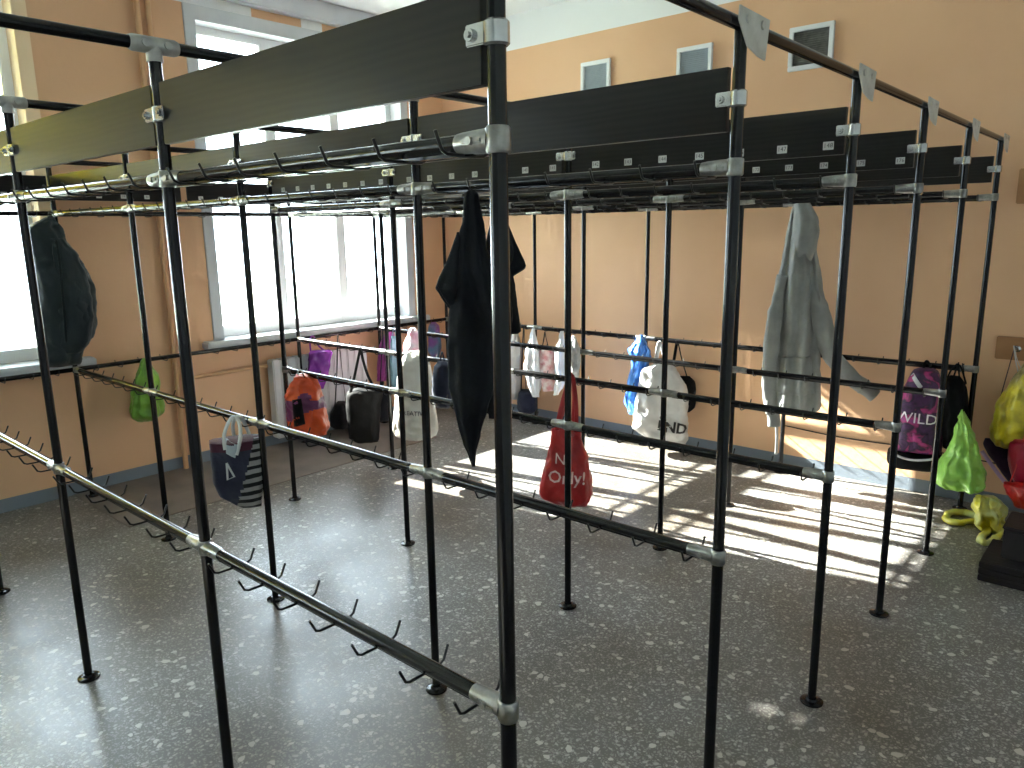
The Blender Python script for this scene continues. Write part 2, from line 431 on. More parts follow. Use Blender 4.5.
names = {0: 'black top rail joining the row ends farthest from the windows, grey gussets at its joints',
         1: 'black top rail joining the second posts of the rows, above the nearest header board',
         2: 'black top rail joining the third posts of the rows, one bay nearer the window',
         3: 'black top rail joining the fourth posts of the rows, two bays nearer the window',
         4: 'black top rail closest to the window wall, above the wall rack'}
for i in range(5):
    t = thing('top_rail', names[i], 'rail', (-SX * i, 0, ZT), 'top rails tying the coat racks together')
    yl = 0.0 if i == 0 else -DY
    bm = bmesh.new(); tube(bm, [(0, yl - 0.05, 0), (0, 5 * DY + 0.04, 0)], RP, 16)
    autosmooth(obj('tube', bm, M['black'], t))
    for j in range(6):
        if i: inst('tee_joint', ME_TEE, t, (0, j * DY, 0))
        else: inst('gusset', ME_GUS, t, (0, j * DY, 0))

# ------------------------------------------------------------------ pixel to place
def ray(u, v): return (RT * ((u - 512) / F) + UP * ((384 - v) / F) + fw)
def on(u, v, axis, val):
    d = ray(u, v); return CAM + d * ((val - CAM[axis]) / d[axis])
class Face:
    """vertical plane through a measured point, square to the line of sight; local x right, y away, z up"""
    def __init__(s, A):
        s.A = Vector(A); d = s.A - CAM; s.n = Vector((d.x, d.y, 0)).normalized(); s.r = Vector((s.n.y, -s.n.x, 0))
        s.o = Vector((s.A.x, s.A.y, 0))
    def loc(s, u, v):
        d = ray(u, v); t = (s.o - CAM).dot(s.n) / d.dot(s.n); P = CAM + d * t
        return ((P - s.o).dot(s.r), P.z)
    def w(s, x, y, z): return s.o + s.r * x + s.n * y + Vector((0, 0, z))
    def p(s, u, v, y=0): x, z = s.loc(u, v); return s.w(x, y, z)
def catmull(vals, t):
    n = len(vals) - 1; i = min(int(t * n), n - 1); f = t * n - i
    a, b, c, d = vals[max(i - 1, 0)], vals[i], vals[i + 1], vals[min(i + 2, n)]
    return 0.5 * (2 * b + (c - a) * f + (2 * a - 5 * b + 4 * c - d) * f * f + (3 * b - a - 3 * c + d) * f ** 3)
def loft(bm, F_, rows, depth, N=56, sub=5, pleat=0.0, freq=9, crumple=0.0, sq=2.3, y=0.0, seed=0, mi=None, dprof=None):
    """closed cloth or plastic body from (v, left, right) rows; depth = half thickness at its fullest"""
    L = []
    for v, a, b in rows:
        xa, za = F_.loc(a, v); xb, zb = F_.loc(b, v); L.append(((xa + xb) / 2, abs(xb - xa) / 2, (za + zb) / 2))
    n = len(L); m = (n - 1) * sub; rings = []; wmax = max(l[1] for l in L)
    for j in range(m + 1):
        t = j / m; i = min(int(t * (n - 1)), n - 2); f = t * (n - 1) - i
        cx = L[i][0] * (1 - f) + L[i + 1][0] * f
        hw = max(0.002, catmull([l[1] for l in L], t)); z = L[i][2] * (1 - f) + L[i + 1][2] * f
        hd = depth * min(1, (hw / wmax)) ** 0.8
        if dprof: hd = depth * catmull(dprof, t)
        end = min(t, 1 - t) * (n - 1) * 1.6
        hd *= min(1, 0.35 + end)
        ring = []
        for k in range(N):
            th = 2 * PI * k / N; c, s_ = math.cos(th), math.sin(th)
            ex = math.copysign(abs(c) ** (2 / sq), c); ey = math.copysign(abs(s_) ** (2 / sq), s_)
            q = 1
            if pleat:
                ph = 1.4 * noise.noise(Vector((seed * 3.1, z * 1.3, 0))) + seed
                q += pleat * (math.sin(freq * th + ph * 3) * 0.6 + math.sin(freq * 0.53 * th + ph * 5) * 0.6) * abs(s_)
            x_, y_ = cx + hw * ex, y + hd * ey * q
            if crumple:
                nn = noise.noise_vector(Vector((x_ * 14 + seed * 7, y_ * 14, z * 14))) + 0.5 * noise.noise_vector(Vector((x_ * 34 + seed * 7, y_ * 34, z * 34)))
                x_ += nn.x * crumple * 0.5; y_ += nn.y * crumple
            ring.append(bm.verts.new(F_.w(x_, y_, z)))
        rings.append(ring)
    for A, Bq in zip(rings, rings[1:]):
        for k in range(N):
            fc = bm.faces.new((A[k], A[(k + 1) % N], Bq[(k + 1) % N], Bq[k]))
            if mi: fc.material_index = mi(fc.calc_center_median())
    for rg in (rings[0], rings[-1]):
        fc = bm.faces.new(rg)
        if mi: fc.material_index = mi(fc.calc_center_median())
    return bm
def strap(bm, F_, pts, r=0.006, flat=0.5, y=0.0, mi=0, n=8):
    pts = [(p if len(p) == 3 else (*p, y)) for p in pts]
    return tube(bm, smooth_path([F_.p(u, v, yy) for u, v, yy in pts], 6), r, n, mi, flat)
def lettering(s, F_, u, v, size, m, body, parent, tilt=0.0, name='lettering', bold=0.0):
    """letters laid on the front of a bag"""
    tm = text_mesh(s, size, bold); bm = bmesh.new(); bm.from_mesh(tm); bpy.data.meshes.remove(tm)
    bmesh.ops.triangulate(bm, faces=bm.faces[:])
    for _ in range(3): bmesh.ops.subdivide_edges(bm, edges=[e for e in bm.edges if e.calc_length() > size * 0.12], cuts=1); bmesh.ops.triangulate(bm, faces=bm.faces[:])
    vs = [x.co / S for x in body.data.vertices]
    tree = BVHTree.FromPolygons(vs, [tuple(p.vertices) for p in body.data.polygons])
    x0, z0 = F_.loc(u, v)
    for q in bm.verts:
        a, b = q.co.x, q.co.y
        x_, z_ = x0 + a * math.cos(tilt) - b * math.sin(tilt), z0 + a * math.sin(tilt) + b * math.cos(tilt)
        o = F_.w(x_, -1.0, z_); hit = tree.ray_cast(o, F_.n)
        q.co = (hit[0] if hit[0] else F_.w(x_, 0, z_)) - F_.n * 0.005
    return obj(name, bm, m, parent)
def patch(F_, poly, m, body, parent, name, cuts=5, lift=0.003):
    """a panel laid on the front of a bag, given as four pixel corners"""
    bm = bmesh.new(); vs = [x.co / S for x in body.data.vertices]
    tree = BVHTree.FromPolygons(vs, [tuple(p.vertices) for p in body.data.polygons])
    c = [F_.loc(*q) for q in poly]; g = []
    for j in range(cuts + 1):
        row = []
        for i in range(cuts + 1):
            a, b = i / cuts, j / cuts
            x_ = (c[0][0] * (1 - a) + c[1][0] * a) * (1 - b) + (c[3][0] * (1 - a) + c[2][0] * a) * b
            z_ = (c[0][1] * (1 - a) + c[1][1] * a) * (1 - b) + (c[3][1] * (1 - a) + c[2][1] * a) * b
            hit = tree.ray_cast(F_.w(x_, -1.0, z_), F_.n)
            row.append(bm.verts.new((hit[0] if hit[0] else F_.w(x_, 0, z_)) - F_.n * lift))
        g.append(row)
    for j in range(cuts):
        for i in range(cuts): bm.faces.new((g[j][i], g[j][i + 1], g[j + 1][i + 1], g[j + 1][i]))
    r = bmesh.ops.extrude_face_region(bm, geom=bm.faces[:])
    for v in r['geom']:
        if isinstance(v, bmesh.types.BMVert): v.co -= F_.n * 0.003
    return obj(name, bm, m, parent, smooth=True)
def bag(name, label, cat, m, A, rows, depth, group=None, straps=(), sm=None, sr=0.006, sflat=0.5, **kw):
    """a hanging bag: body mesh plus one child per strap"""
    f = Face(A); bm = bmesh.new(); loft(bm, f, rows, depth, **kw)
    o = obj(name, bm, m, smooth=True); tag(o, label, cat, group)
    for s_ in straps:
        b = bmesh.new(); strap(b, f, s_, sr, sflat, kw.get('y', 0.0)); obj('strap', b, sm or (m[0] if isinstance(m, list) else m), o, smooth=True)
    return o, f
def plastic(name, col, col2=None, rough=0.32, sc_=9):
    m = noisy(name, col, col2 or tuple(c * 0.8 for c in col), sc_, rough, 0.5, 35, 0.5)
    b = bsdf(m); b.inputs['Subsurface Weight'].default_value = 0.0
    return m
def cloth(name, col, col2=None, sc_=12):
    return noisy(name, col, col2 or tuple(c * 0.82 for c in col), sc_, 0.85, 0.25, 90, 0.2, sheen=0.15)

Y1, Y2, Y3, Y4, Y5, Y6 = [k * DY for k in range(6)]

# ------------------------------------------------------------------ garments
# black T-shirt on the second row
A = on(471, 196, 1, Y2 - 0.075); f = Face(A)
bm = bmesh.new()
loft(bm, f, [(190, 467, 474), (194, 464, 478), (212, 463, 482), (231, 460, 485), (248, 457, 487), (280, 452, 503), (309, 450, 513), (333, 448, 511), (348, 447, 503), (383, 448, 496), (408, 453, 488), (420, 456, 485), (445, 463, 478), (466, 471, 475)], 0.05, pleat=0.35, freq=7, crumple=0.012, seed=1, sub=6)
loft(bm, f, [(196, 498, 502), (204, 495, 504), (225, 490, 509), (248, 486, 514), (276, 487, 514), (300, 489, 517), (332, 492, 521), (335, 496, 518)], 0.035, pleat=0.3, freq=6, crumple=0.012, seed=2, y=0.03)
loft(bm, f, [(330, 478, 512), (360, 482, 510), (395, 485, 503), (412, 487, 498), (420, 489, 495)], 0.03, pleat=0.2, freq=5, crumple=0.008, seed=5, y=0.02)
loft(bm, f, [(232, 457, 462), (240, 454, 463), (262, 446, 464), (287, 435.5, 463), (292, 438, 462), (300, 445, 461), (308, 450, 460)], 0.032, pleat=0.2, freq=5, crumple=0.006, seed=3)
loft(bm, f, [(222, 500, 508), (232, 502, 512), (250, 505, 520), (266, 507, 527), (270, 508, 525), (277, 508, 514)], 0.028, pleat=0.2, freq=5, crumple=0.006, seed=4, y=0.03)
shirt = obj('t_shirt', bm, noisy('black_cotton', srgb(13, 15, 19), srgb(20, 23, 28), 5, 0.8, 0.25, 90, 0.2), smooth=True)
tag(shirt, 'black T-shirt hung by its shoulders with one long hem point hanging down', 'shirt')
bm = bmesh.new(); strap(bm, f, [(437, 286, -0.034), (443, 297, -0.036), (450, 307, -0.034)], 0.004, 0.7)
obj('sleeve_hem', bm, cloth('black_hem', srgb(17, 19, 22)), shirt, smooth=True)

# dark jacket at the window
A = on(50, 214, 1, Y2 - 0.06); A.x += 0.03; f = Face(A)
bm = bmesh.new()
loft(bm, f, [(215, 48, 51), (218, 44, 54), (223, 33, 57), (229, 26, 61), (247, 27, 71), (260, 31, 80), (272, 31, 88), (286, 31, 95), (313, 35, 98), (339, 39, 94), (350, 41, 84), (366, 45, 81)], 0.15, pleat=0.22, freq=6, crumple=0.03, seed=11, sub=6)
loft(bm, f, [(238, 50, 64), (255, 53, 78), (280, 56, 88), (310, 58, 93), (340, 60, 90), (352, 62, 80)], 0.06, pleat=0.2, freq=5, crumple=0.02, seed=12, y=-0.10)
jk = obj('jacket', bm, cloth('dark_teal_nylon', srgb(34, 43, 48), srgb(46, 56, 60), 4), smooth=True)
bsdf(jk.data.materials[0]).inputs['Roughness'].default_value = 0.6
tag(jk, 'bulky dark green-grey jacket hanging at the window end of a rack', 'jacket')
bm = bmesh.new(); strap(bm, f, [(56, 240, -0.12), (60, 265, -0.15), (63, 300, -0.165), (66, 340, -0.15)], 0.010, 0.6)
obj('zip_flap', bm, cloth('dark_flap', srgb(26, 33, 37)), jk, smooth=True)
bm = bmesh.new(); strap(bm, f, [(49, 212, 0), (48, 216, 0.02), (50, 220, 0.0), (52, 216, 0.0), (50, 212, 0.0)], 0.004)
obj('hanging_loop', bm, M['hook'], jk, smooth=True)

# grey hoodie on the last row
A = on(797, 206, 1, Y6 - 0.17); f = Face(A)
GR = cloth('grey_fleece', srgb(150, 152, 150), srgb(132, 134, 133), 10)
bm = bmesh.new()
loft(bm, f, [(206, 793, 808), (215, 790, 811), (235, 786, 814), (258, 782, 818), (278, 778, 822), (305, 774, 824), (332, 771, 822), (356, 768, 820), (380, 765, 821), (400, 763, 821), (408, 764, 820), (410, 768, 817)], 0.13, pleat=0.55, freq=9, crumple=0.014, seed=21, sub=6, sq=2.0, N=90)
hd = obj('hoodie', bm, GR, smooth=True); tag(hd, 'grey hooded sweatshirt hanging by its hood, one sleeve stretched out sideways', 'hoodie')
bm = bmesh.new(); loft(bm, f, [(200, 797, 806), (203, 794, 810), (217, 793, 818), (231, 792, 819.5), (246, 790, 817), (262, 789, 812)], 0.12, pleat=0.25, freq=5, crumple=0.015, seed=22)
obj('hood', bm, GR, hd, smooth=True)
bm = bmesh.new(); tube(bm, smooth_path([f.p(806, 262, 0.0), f.p(817, 300, -0.03), f.p(823, 325, -0.06), f.p(828, 346, -0.05), f.p(838, 364, -0.02), f.p(852, 378, 0), f.p(864, 387, 0.0)], 5), [0.06] * 6 + [0.075] * 6 + [0.07] * 6 + [0.065] * 6 + [0.062] * 6 + [0.066] * 6 + [0.07], 18, flat=0.8)
for v in bm.verts: v.co += noise.noise_vector(v.co * 16) * 0.010
sl = obj('sleeve', bm, GR, hd, smooth=True)
bm = bmesh.new(); tube(bm, smooth_path([f.p(863, 386, 0), f.p(869, 391, 0), f.p(875, 396, 0)], 4), [0.066, 0.064, 0.06, 0.056, 0.054, 0.054, 0.056, 0.058, 0.058], 16, flat=0.8)
obj('cuff', bm, cloth('grey_rib', srgb(138, 140, 138)), sl, smooth=True)
bm = bmesh.new(); tube(bm, smooth_path([f.p(783, 275, -0.06), f.p(776, 310, -0.10), f.p(771, 350, -0.09), f.p(770, 390, -0.06), f.p(773, 412, -0.04)], 6), [0.045] * 6 + [0.06] * 6 + [0.06] * 6 + [0.055] * 6 + [0.05], 16, flat=0.7)
for v in bm.verts: v.co += noise.noise_vector(v.co * 16) * 0.010
sl = obj('sleeve', bm, GR, hd, smooth=True)
bm = bmesh.new(); tube(bm, smooth_path([f.p(773, 411, -0.04), f.p(774, 418, -0.04), f.p(774, 425, -0.04)], 4), 0.05, 16, flat=0.7)
obj('cuff', bm, cloth('grey_rib_b', srgb(138, 140, 138)), sl, smooth=True)
patch(f, [(778, 354), (811, 354), (815, 392), (772, 390)], GR, hd, hd, 'front_pocket', cuts=14, lift=0.006)
bm = bmesh.new(); strap(bm, f, [(776, 420, 0.02), (777, 436, 0.02), (776, 455, 0.02)], 0.012, 0.3)
obj('drawcord', bm, cloth('grey_cord', srgb(168, 170, 170)), hd, smooth=True)

# ------------------------------------------------------------------ bags, from the window side to the far right
# striped tote on the second row
A = on(237, 419, 1, Y2 - 0.075); f = Face(A)
def tote_mi(c):
    d = c - f.o; x = d.dot(f.r); z = c.z
    xs_, zt = f.loc(251, 445); xb, zb_ = f.loc(238, 500)
    xl = xs_ + (xb - xs_) * (zt - z) / (zt - zb_)
    if x > xl: return 1 + (int((zt - z) / 0.0235 + 10) % 2)
    return 3 if z > f.loc(215, 449)[1] else 0
mats = [cloth('navy_canvas', srgb(52, 54, 72), srgb(42, 43, 60)), cloth('black_stripe', srgb(20, 19, 22)), cloth('grey_stripe', srgb(150, 148, 148)), cloth('maroon_band', srgb(72, 34, 52))]
bm = bmesh.new(); loft(bm, f, [(438, 209, 262), (441, 209, 263), (455, 210, 264), (470, 212, 264), (480, 213, 263), (492, 219, 263), (500, 232, 263), (507, 243, 262)], 0.09, N=96, sub=9, pleat=0.10, freq=6, crumple=0.008, seed=31, sq=3.0, mi=tote_mi)
o = obj('tote_bag', bm, mats, smooth=True); tag(o, 'navy tote with black and grey striped side and white rope handles', 'bag')
WR = cloth('white_rope', srgb(214, 216, 216))
bm = bmesh.new(); strap(bm, f, [(225, 445, -0.10), (224, 432, -0.08), (229, 420, -0.03), (234, 417, 0), (239, 421, -0.03), (240, 434, -0.08), (236, 450, -0.10)], 0.010, 1); obj('handle', bm, WR, o, smooth=True)
bm = bmesh.new(); strap(bm, f, [(235, 444, 0.08), (233, 428, 0.06), (236, 418, 0.01), (241, 418, 0.01), (246, 428, 0.06), (252, 444, 0.08)], 0.010, 1); obj('handle', bm, WR, o, smooth=True)
patch(f, [(225, 438), (237, 440), (235, 453), (226, 449)], cloth('pale_tag', srgb(178, 190, 200)), o, o, 'handle_tab')
bm = bmesh.new(); tube(bm, [f.p(226.5, 458, -0.103), f.p(234, 471, -0.105), f.p(227.5, 474, -0.105), f.p(226.5, 458, -0.103)], 0.006, 6); obj('triangle_emblem', bm, M['paper'], o)

# green bag on the wall rack
bag('plastic_bag', 'light green plastic bag hanging on the wall rack between the windows', 'bag', plastic('green_film', srgb(128, 176, 62), srgb(96, 146, 48)),
    on(144, 360, 0, xs + 0.07), [(358, 142, 146), (362, 140, 149), (369, 138, 153), (377, 135, 158), (392, 131, 161), (405, 130, 164), (414, 131, 164), (421, 137, 154)], 0.13, pleat=0.25, freq=8, crumple=0.03, seed=41)
# orange bag on the third row
f = Face(on(299, 373, 1, Y3 - 0.07))
def om(c): return 1 if (noise.noise(c * 6.0 + Vector((3, 0, 0))) > 0.05 + 6 * abs(c.z - (f.loc(300, 403)[1])) - 0.5 * (c.z < f.loc(300, 398)[1])) else 0
o, f = bag('shopping_bag', 'orange and purple shopping bag with a black patch, by the radiator', 'bag', [plastic('orange_film', srgb(226, 88, 32), srgb(200, 66, 24)), plastic('purple_print', srgb(112, 52, 100))],
    on(299, 373, 1, Y3 - 0.07), [(374, 297, 304), (378, 294, 316), (386, 288, 321), (396, 285, 323), (408, 286, 326), (422, 288, 329), (430, 294, 329), (435, 308, 326)], 0.13, pleat=0.2, freq=6, crumple=0.03, seed=42, N=72, sub=8, mi=om,
    straps=[[(298, 377), (298, 371), (301, 370), (304, 377)]], sm=M['paper'])
patch(f, [(292, 397), (301, 395), (305, 420), (294, 423)], cloth('black_patch', srgb(26, 24, 28)), o, o, 'black_panel')
# purple bag on the wall rail over the radiator
o, f = bag('gift_bag', 'shiny purple bag hanging in front of the white radiator', 'bag', plastic('purple_film', srgb(150, 62, 178), srgb(118, 44, 146), 0.2),
    on(311, 339, 0, xs + 0.08), [(350, 311, 330), (353, 309, 332), (363, 308, 330), (376, 307, 328), (389, 309, 324)], 0.08, pleat=0.2, freq=6, crumple=0.025, seed=43,
    straps=[[(311, 353), (310, 344), (311, 337), (314, 337), (318, 345), (326, 352)]], sr=0.008)
# black tote and dark bags under the window
BK = noisy('black_canvas', srgb(11, 11, 13), srgb(17, 17, 20), 12, 0.8, 0.25, 90, 0.15)
NV = cloth('navy_nylon', srgb(30, 34, 52), srgb(40, 44, 62))
o, f = bag('tote_bag', 'black tote on long straps, beside the orange bag', 'bag', BK, on(359, 349, 1, Y4 - 0.07),
    [(387, 358, 377), (392, 347, 383), (405, 346, 381), (420, 347, 380), (436, 349, 379), (442, 357, 378)], 0.12, pleat=0.12, freq=5, crumple=0.015, seed=44, sq=3,
    straps=[[(350, 394, -0.05), (355, 374), (360, 350), (361, 348)], [(361, 348), (363, 360), (369, 378), (377, 392, 0.05)]], sr=0.012, sflat=0.35)
bag('duffel_bag', 'small black bag slumped low between the orange bag and the black tote', 'bag', cloth('black_nylon', srgb(24, 23, 26)), on(340, 400, 0, xs + 0.12),
    [(401, 338, 344), (404, 334, 348), (414, 330, 352), (424, 330, 352), (429, 334, 350)], 0.10, pleat=0.15, freq=5, crumple=0.02, seed=45,
    straps=[[(335, 405), (337, 370), (338, 334), (342, 370), (346, 405)]])
bag('shoe_bag', 'dark bag hanging on the right of the black tote', 'bag', cloth('charcoal_nylon', srgb(30, 30, 36)), on(383, 329, 1, Y5 - 0.07),
    [(386, 379, 387), (392, 377, 390), (405, 377, 390), (421, 378, 388)], 0.08, crumple=0.015, seed=46, straps=[[(380, 388), (382, 350), (383, 328), (384, 350), (387, 388)]])
bag('bag', 'magenta and purple bag hanging behind the large white bag', 'bag', [plastic('magenta_film', srgb(190, 74, 170), srgb(160, 60, 150)), ], on(388, 328, 1, Y5 + 0.07),
    [(329, 387, 391), (334, 384, 395), (346, 379, 396), (365, 377, 391), (381, 377, 386)], 0.09, pleat=0.2, freq=6, crumple=0.025, seed=47)
bag('slim_bag', 'narrow teal bag beside the magenta bag', 'bag', plastic('teal_film', srgb(104, 148, 160)), on(394, 327, 1, Y5 - 0.075),
    [(336, 391, 396), (350, 390, 397), (372, 390, 398), (390, 391, 398)], 0.04, pleat=0.2, freq=5, crumple=0.012, seed=48, straps=[[(392, 338), (394, 326), (396, 338)]], sr=0.004)
bag('plastic_bag', 'pink and white plastic bag above the large white bag', 'bag', plastic('pink_film', srgb(240, 170, 206), srgb(246, 226, 236), 0.32, 14), on(413, 326, 1, Y5 - 0.14),
    [(328, 411, 416), (334, 408, 419), (342, 405, 422), (352, 403, 424), (366, 404, 424)], 0.10, pleat=0.25, freq=7, crumple=0.03, seed=49)
o, f = bag('carrier_bag', 'large white carrier bag with a line of dark lettering, behind the racks', 'bag', plastic('white_film', srgb(226, 224, 216), srgb(214, 210, 200)), on(412, 353, 1, Y4 - 0.08),
    [(351, 408, 420), (356, 403, 425), (364, 399, 430), (385, 396, 433), (405, 395, 435), (425, 393, 438), (434, 396, 437), (439, 404, 430)], 0.13, pleat=0.15, freq=7, crumple=0.025, seed=50)
lettering('CREATIVE', f, 412, 410, 0.05, M['ink'], o, o, -0.06)
bag('gym_bag', 'purple and blue drawstring bag near the room corner, left of the black T-shirt', 'bag', [plastic('violet_film', srgb(142, 84, 168), srgb(96, 140, 176), 0.4, 12)], on(433, 320, 1, Y6 - 0.08),
    [(321, 431, 435), (326, 428, 439), (335, 427, 440), (348, 427, 441), (358, 430, 439)], 0.09, pleat=0.2, freq=6, crumple=0.02, seed=51)
bag('backpack', 'dark navy bag hanging behind the black T-shirt', 'bag', NV, on(443, 358, 1, Y4 - 0.08),
    [(361, 438, 446), (366, 434, 452), (385, 432, 454), (400, 433, 453), (408, 436, 450)], 0.11, crumple=0.02, seed=52, straps=[[(440, 364), (442, 352), (445, 364)]])
# the white cluster on the last row
AC = lambda u, v=331, d=0.08: on(u, v, 1, Y6 - d)
GC = 'pale bags crowded on the last rack'
bag('plastic_bag', 'greyish white plastic bag right behind the tall near post', 'bag', plastic('grey_white_film', srgb(206, 204, 204), srgb(190, 186, 188)), AC(514, 328), [(327, 513, 516), (334, 511, 518), (345, 509, 521), (370, 507, 521), (390, 508, 521), (399, 511, 519)], 0.10, GC, pleat=0.2, freq=7, crumple=0.025, seed=61)
bag('shoe_bag', 'small dark navy bag hanging low below the white bags', 'bag', NV, AC(525, 328), [(389, 522, 530), (393, 519, 535), (402, 517, 537), (410, 518, 536), (414, 521, 532)], 0.10, GC, crumple=0.015, seed=62, straps=[[(521, 393), (522, 360), (524, 327), (525, 360), (526, 391)]], sr=0.007)
bag('plastic_bag', 'white plastic bag with a long pinched neck, left of the flowery bag', 'bag', plastic('white_film_b', srgb(232, 234, 240), srgb(214, 218, 228)), AC(533, 329, 0.14), [(328, 532, 535), (336, 530, 536), (347, 526, 539), (365, 524, 540.5), (385, 527, 541), (397, 532, 539)], 0.10, GC, pleat=0.25, freq=8, crumple=0.025, seed=63)
bag('gift_bag', 'white bag with a pink flowery print on dark straps', 'bag', plastic('flowery_film', srgb(236, 226, 226), srgb(206, 134, 140), 0.4, 20), AC(545, 331, 0.08), [(347, 541, 551), (351, 540, 556), (365, 540, 557), (380, 541, 556), (391, 543, 553)], 0.09, GC, crumple=0.02, seed=64, straps=[[(542, 349), (544, 338), (545, 332), (546, 338), (549, 349)]], sm=M['hook'])
bag('plastic_bag', 'white plastic bag right of the flowery bag', 'bag', plastic('white_film_c', srgb(234, 236, 238), srgb(216, 220, 224)), AC(561, 332, 0.10), [(331, 560, 563), (340, 558, 564), (350, 555, 566), (375, 555, 567), (388, 554, 563), (395, 553, 558)], 0.09, GC, pleat=0.25, freq=7, crumple=0.025, seed=65)
bag('plastic_bag', 'crumpled grey and white plastic bag tied to the second last rack by a post', 'bag', plastic('silver_film', srgb(226, 228, 230), srgb(160, 164, 168), 0.3, 12), on(574, 350, 1, Y5 - 0.08), [(336, 571, 574), (342, 568, 577), (351, 567, 580), (364, 568, 580), (376, 570, 579), (381, 572, 577)], 0.09, GC, pleat=0.25, freq=7, crumple=0.035, seed=66)
# red shopping bag
o, f = bag('shopping_bag', 'red shopping bag with white lettering, hanging low in mid room', 'bag', plastic('red_film', srgb(176, 34, 36), srgb(150, 24, 28)), on(571, 378, 1, Y4 - 0.07),
    [(423, 554, 579), (426, 552, 580.5), (440, 550, 583), (457, 547, 588), (471, 543, 590.5), (486, 539.5, 592), (496, 541, 591), (506, 560, 587)], 0.10, pleat=0.14, freq=7, crumple=0.022, seed=71,
    straps=[[(557, 428, -0.06), (562, 405, -0.03), (570, 379, 0), (573, 379, 0), (576, 404, -0.03), (576, 430, -0.06)], [(559, 427, 0.06), (564, 404, 0.03), (570, 377, 0), (572, 377, 0), (574, 402, 0.03), (572, 428, 0.06)]], sr=0.018, sflat=0.25)
WL = mat('white_print', srgb(222, 190, 186), 0.5)
lettering('Only!', f, 567, 474, 0.115, WL, o, o, -0.06, bold=0.01); lettering('N.', f, 562, 456, 0.10, WL, o, o, -0.06)
# blue, white and black bags on the last row
bag('plastic_bag', 'bright blue plastic bag hanging against the far wall', 'bag', plastic('blue_film', srgb(44, 108, 204), srgb(92, 150, 226), 0.25), on(641, 339, 1, Y6 - 0.08),
    [(335, 640, 643), (339, 636, 646), (345, 632, 648), (351, 628, 650), (361, 631, 650), (372, 630, 648), (393, 625, 646), (405, 625, 643), (414, 630, 638)], 0.12, pleat=0.28, freq=8, crumple=0.035, seed=72)
o, f = bag('carrier_bag', 'grey-white carrier bag with bold black lettering, beside the blue bag', 'bag', plastic('light_film', srgb(206, 206, 206), srgb(190, 190, 190), 0.35), on(660, 344, 1, Y6 - 0.13),
    [(363, 654, 671), (370, 642, 677), (389, 638, 688), (404, 636, 688), (415, 635, 688), (427, 633, 688), (437, 644, 688), (445, 672, 687)], 0.12, pleat=0.18, freq=8, crumple=0.035, seed=73,
    straps=[[(656, 366, -0.04), (657, 354), (660, 342), (663, 354), (668, 366, -0.04)]], sm=M['paper'], sr=0.02, sflat=0.3)
INK = mat('black_print', srgb(20, 20, 22), 0.5)
lettering('END', f, 672, 425, 0.13, INK, o, o, -0.12, bold=0.03); lettering('C', f, 663, 415, 0.09, INK, o, o, bold=0.02)
bag('shoe_bag', 'black bag on two straps half hidden by the lettered carrier bag', 'bag', BK, on(678, 346, 1, Y6 + 0.06),
    [(376, 676, 690), (381, 670, 695), (395, 668, 696), (407, 669, 695), (412, 673, 690)], 0.06, crumple=0.015, seed=74,
    straps=[[(671, 382), (674, 360), (677, 342), (678, 342), (682, 360), (688, 380)]], sr=0.014, sflat=0.4)
# backpack group
f = Face(on(927, 366, 1, Y6 - 0.10))
def galaxy():
    m = mat('galaxy_print', srgb(60, 30, 70), 0.6)
    tc = nd(m, 'ShaderNodeTexCoord'); n = nd(m, 'ShaderNodeTexNoise', Scale=11.0, Detail=3.0); n.inputs['Distortion'].default_value = 0.8
    lk(m, tc.outputs['Object'], n.inputs['Vector'])
    r = ramp(m, [(0.3, srgb(30, 14, 38)), (0.44, srgb(70, 28, 80)), (0.54, srgb(36, 20, 50)), (0.63, srgb(166, 40, 112)), (0.74, srgb(104, 56, 126))])
    lk(m, n.outputs['Fac'], r.inputs['Fac']); lk(m, r.outputs['Color'], bsdf(m).inputs['Base Color']); return m
o, f = bag('backpack', 'purple and pink patterned backpack with white lettering, hanging on the last rack', 'backpack', galaxy(), on(927, 366, 1, Y6 - 0.10),
    [(368, 920, 934), (371, 913, 938), (380, 908, 942), (400, 899, 944), (420, 897, 944), (440, 895, 943), (452, 894, 941)], 0.16, crumple=0.012, seed=81, sq=3.2,
    straps=[[(924, 374), (924, 366), (927, 361), (930, 366), (930, 374)]], sm=BK, sr=0.012)
b = bmesh.new(); loft(b, f, [(451, 890, 942), (454, 887, 942), (462, 887, 940), (467, 893, 934)], 0.17, sq=3.5, crumple=0.006); obj('base', b, BK, o, smooth=True)
b = bmesh.new(); strap(b, f, [(894, 443, -0.13), (898, 449, -0.175), (912, 453, -0.185), (928, 453, -0.185), (938, 452, -0.16)], 0.012, 0.5); obj('piping', b, cloth('white_piping', srgb(214, 206, 214)), o, smooth=True)
patch(f, [(911, 374), (914, 371), (923, 383), (920, 386)], M['paper'], o, o, 'flap_edge')
WT = mat('white_lettering', srgb(216, 206, 216), 0.5)
lettering('WILD', f, 917, 414, 0.105, WT, o, o, -0.03)
patch(f, [(913, 428), (929, 428), (929, 443), (914, 443)], galaxy(), o, o, 'front_pocket')
bag('tote_bag', 'black bag on two cords, behind the bright green bag', 'bag', BK, on(958, 369, 1, Y6 - 0.07),
    [(376, 950, 960), (380, 945, 964), (390, 941, 967), (410, 940, 969), (432, 940, 968), (449, 943, 962)], 0.12, pleat=0.12, freq=6, crumple=0.02, seed=82,
    straps=[[(946, 383), (950, 372), (956, 365), (958, 366), (960, 384)], [(952, 382), (956, 370), (959, 365), (962, 370), (966, 384)]], sr=0.006, sflat=1)
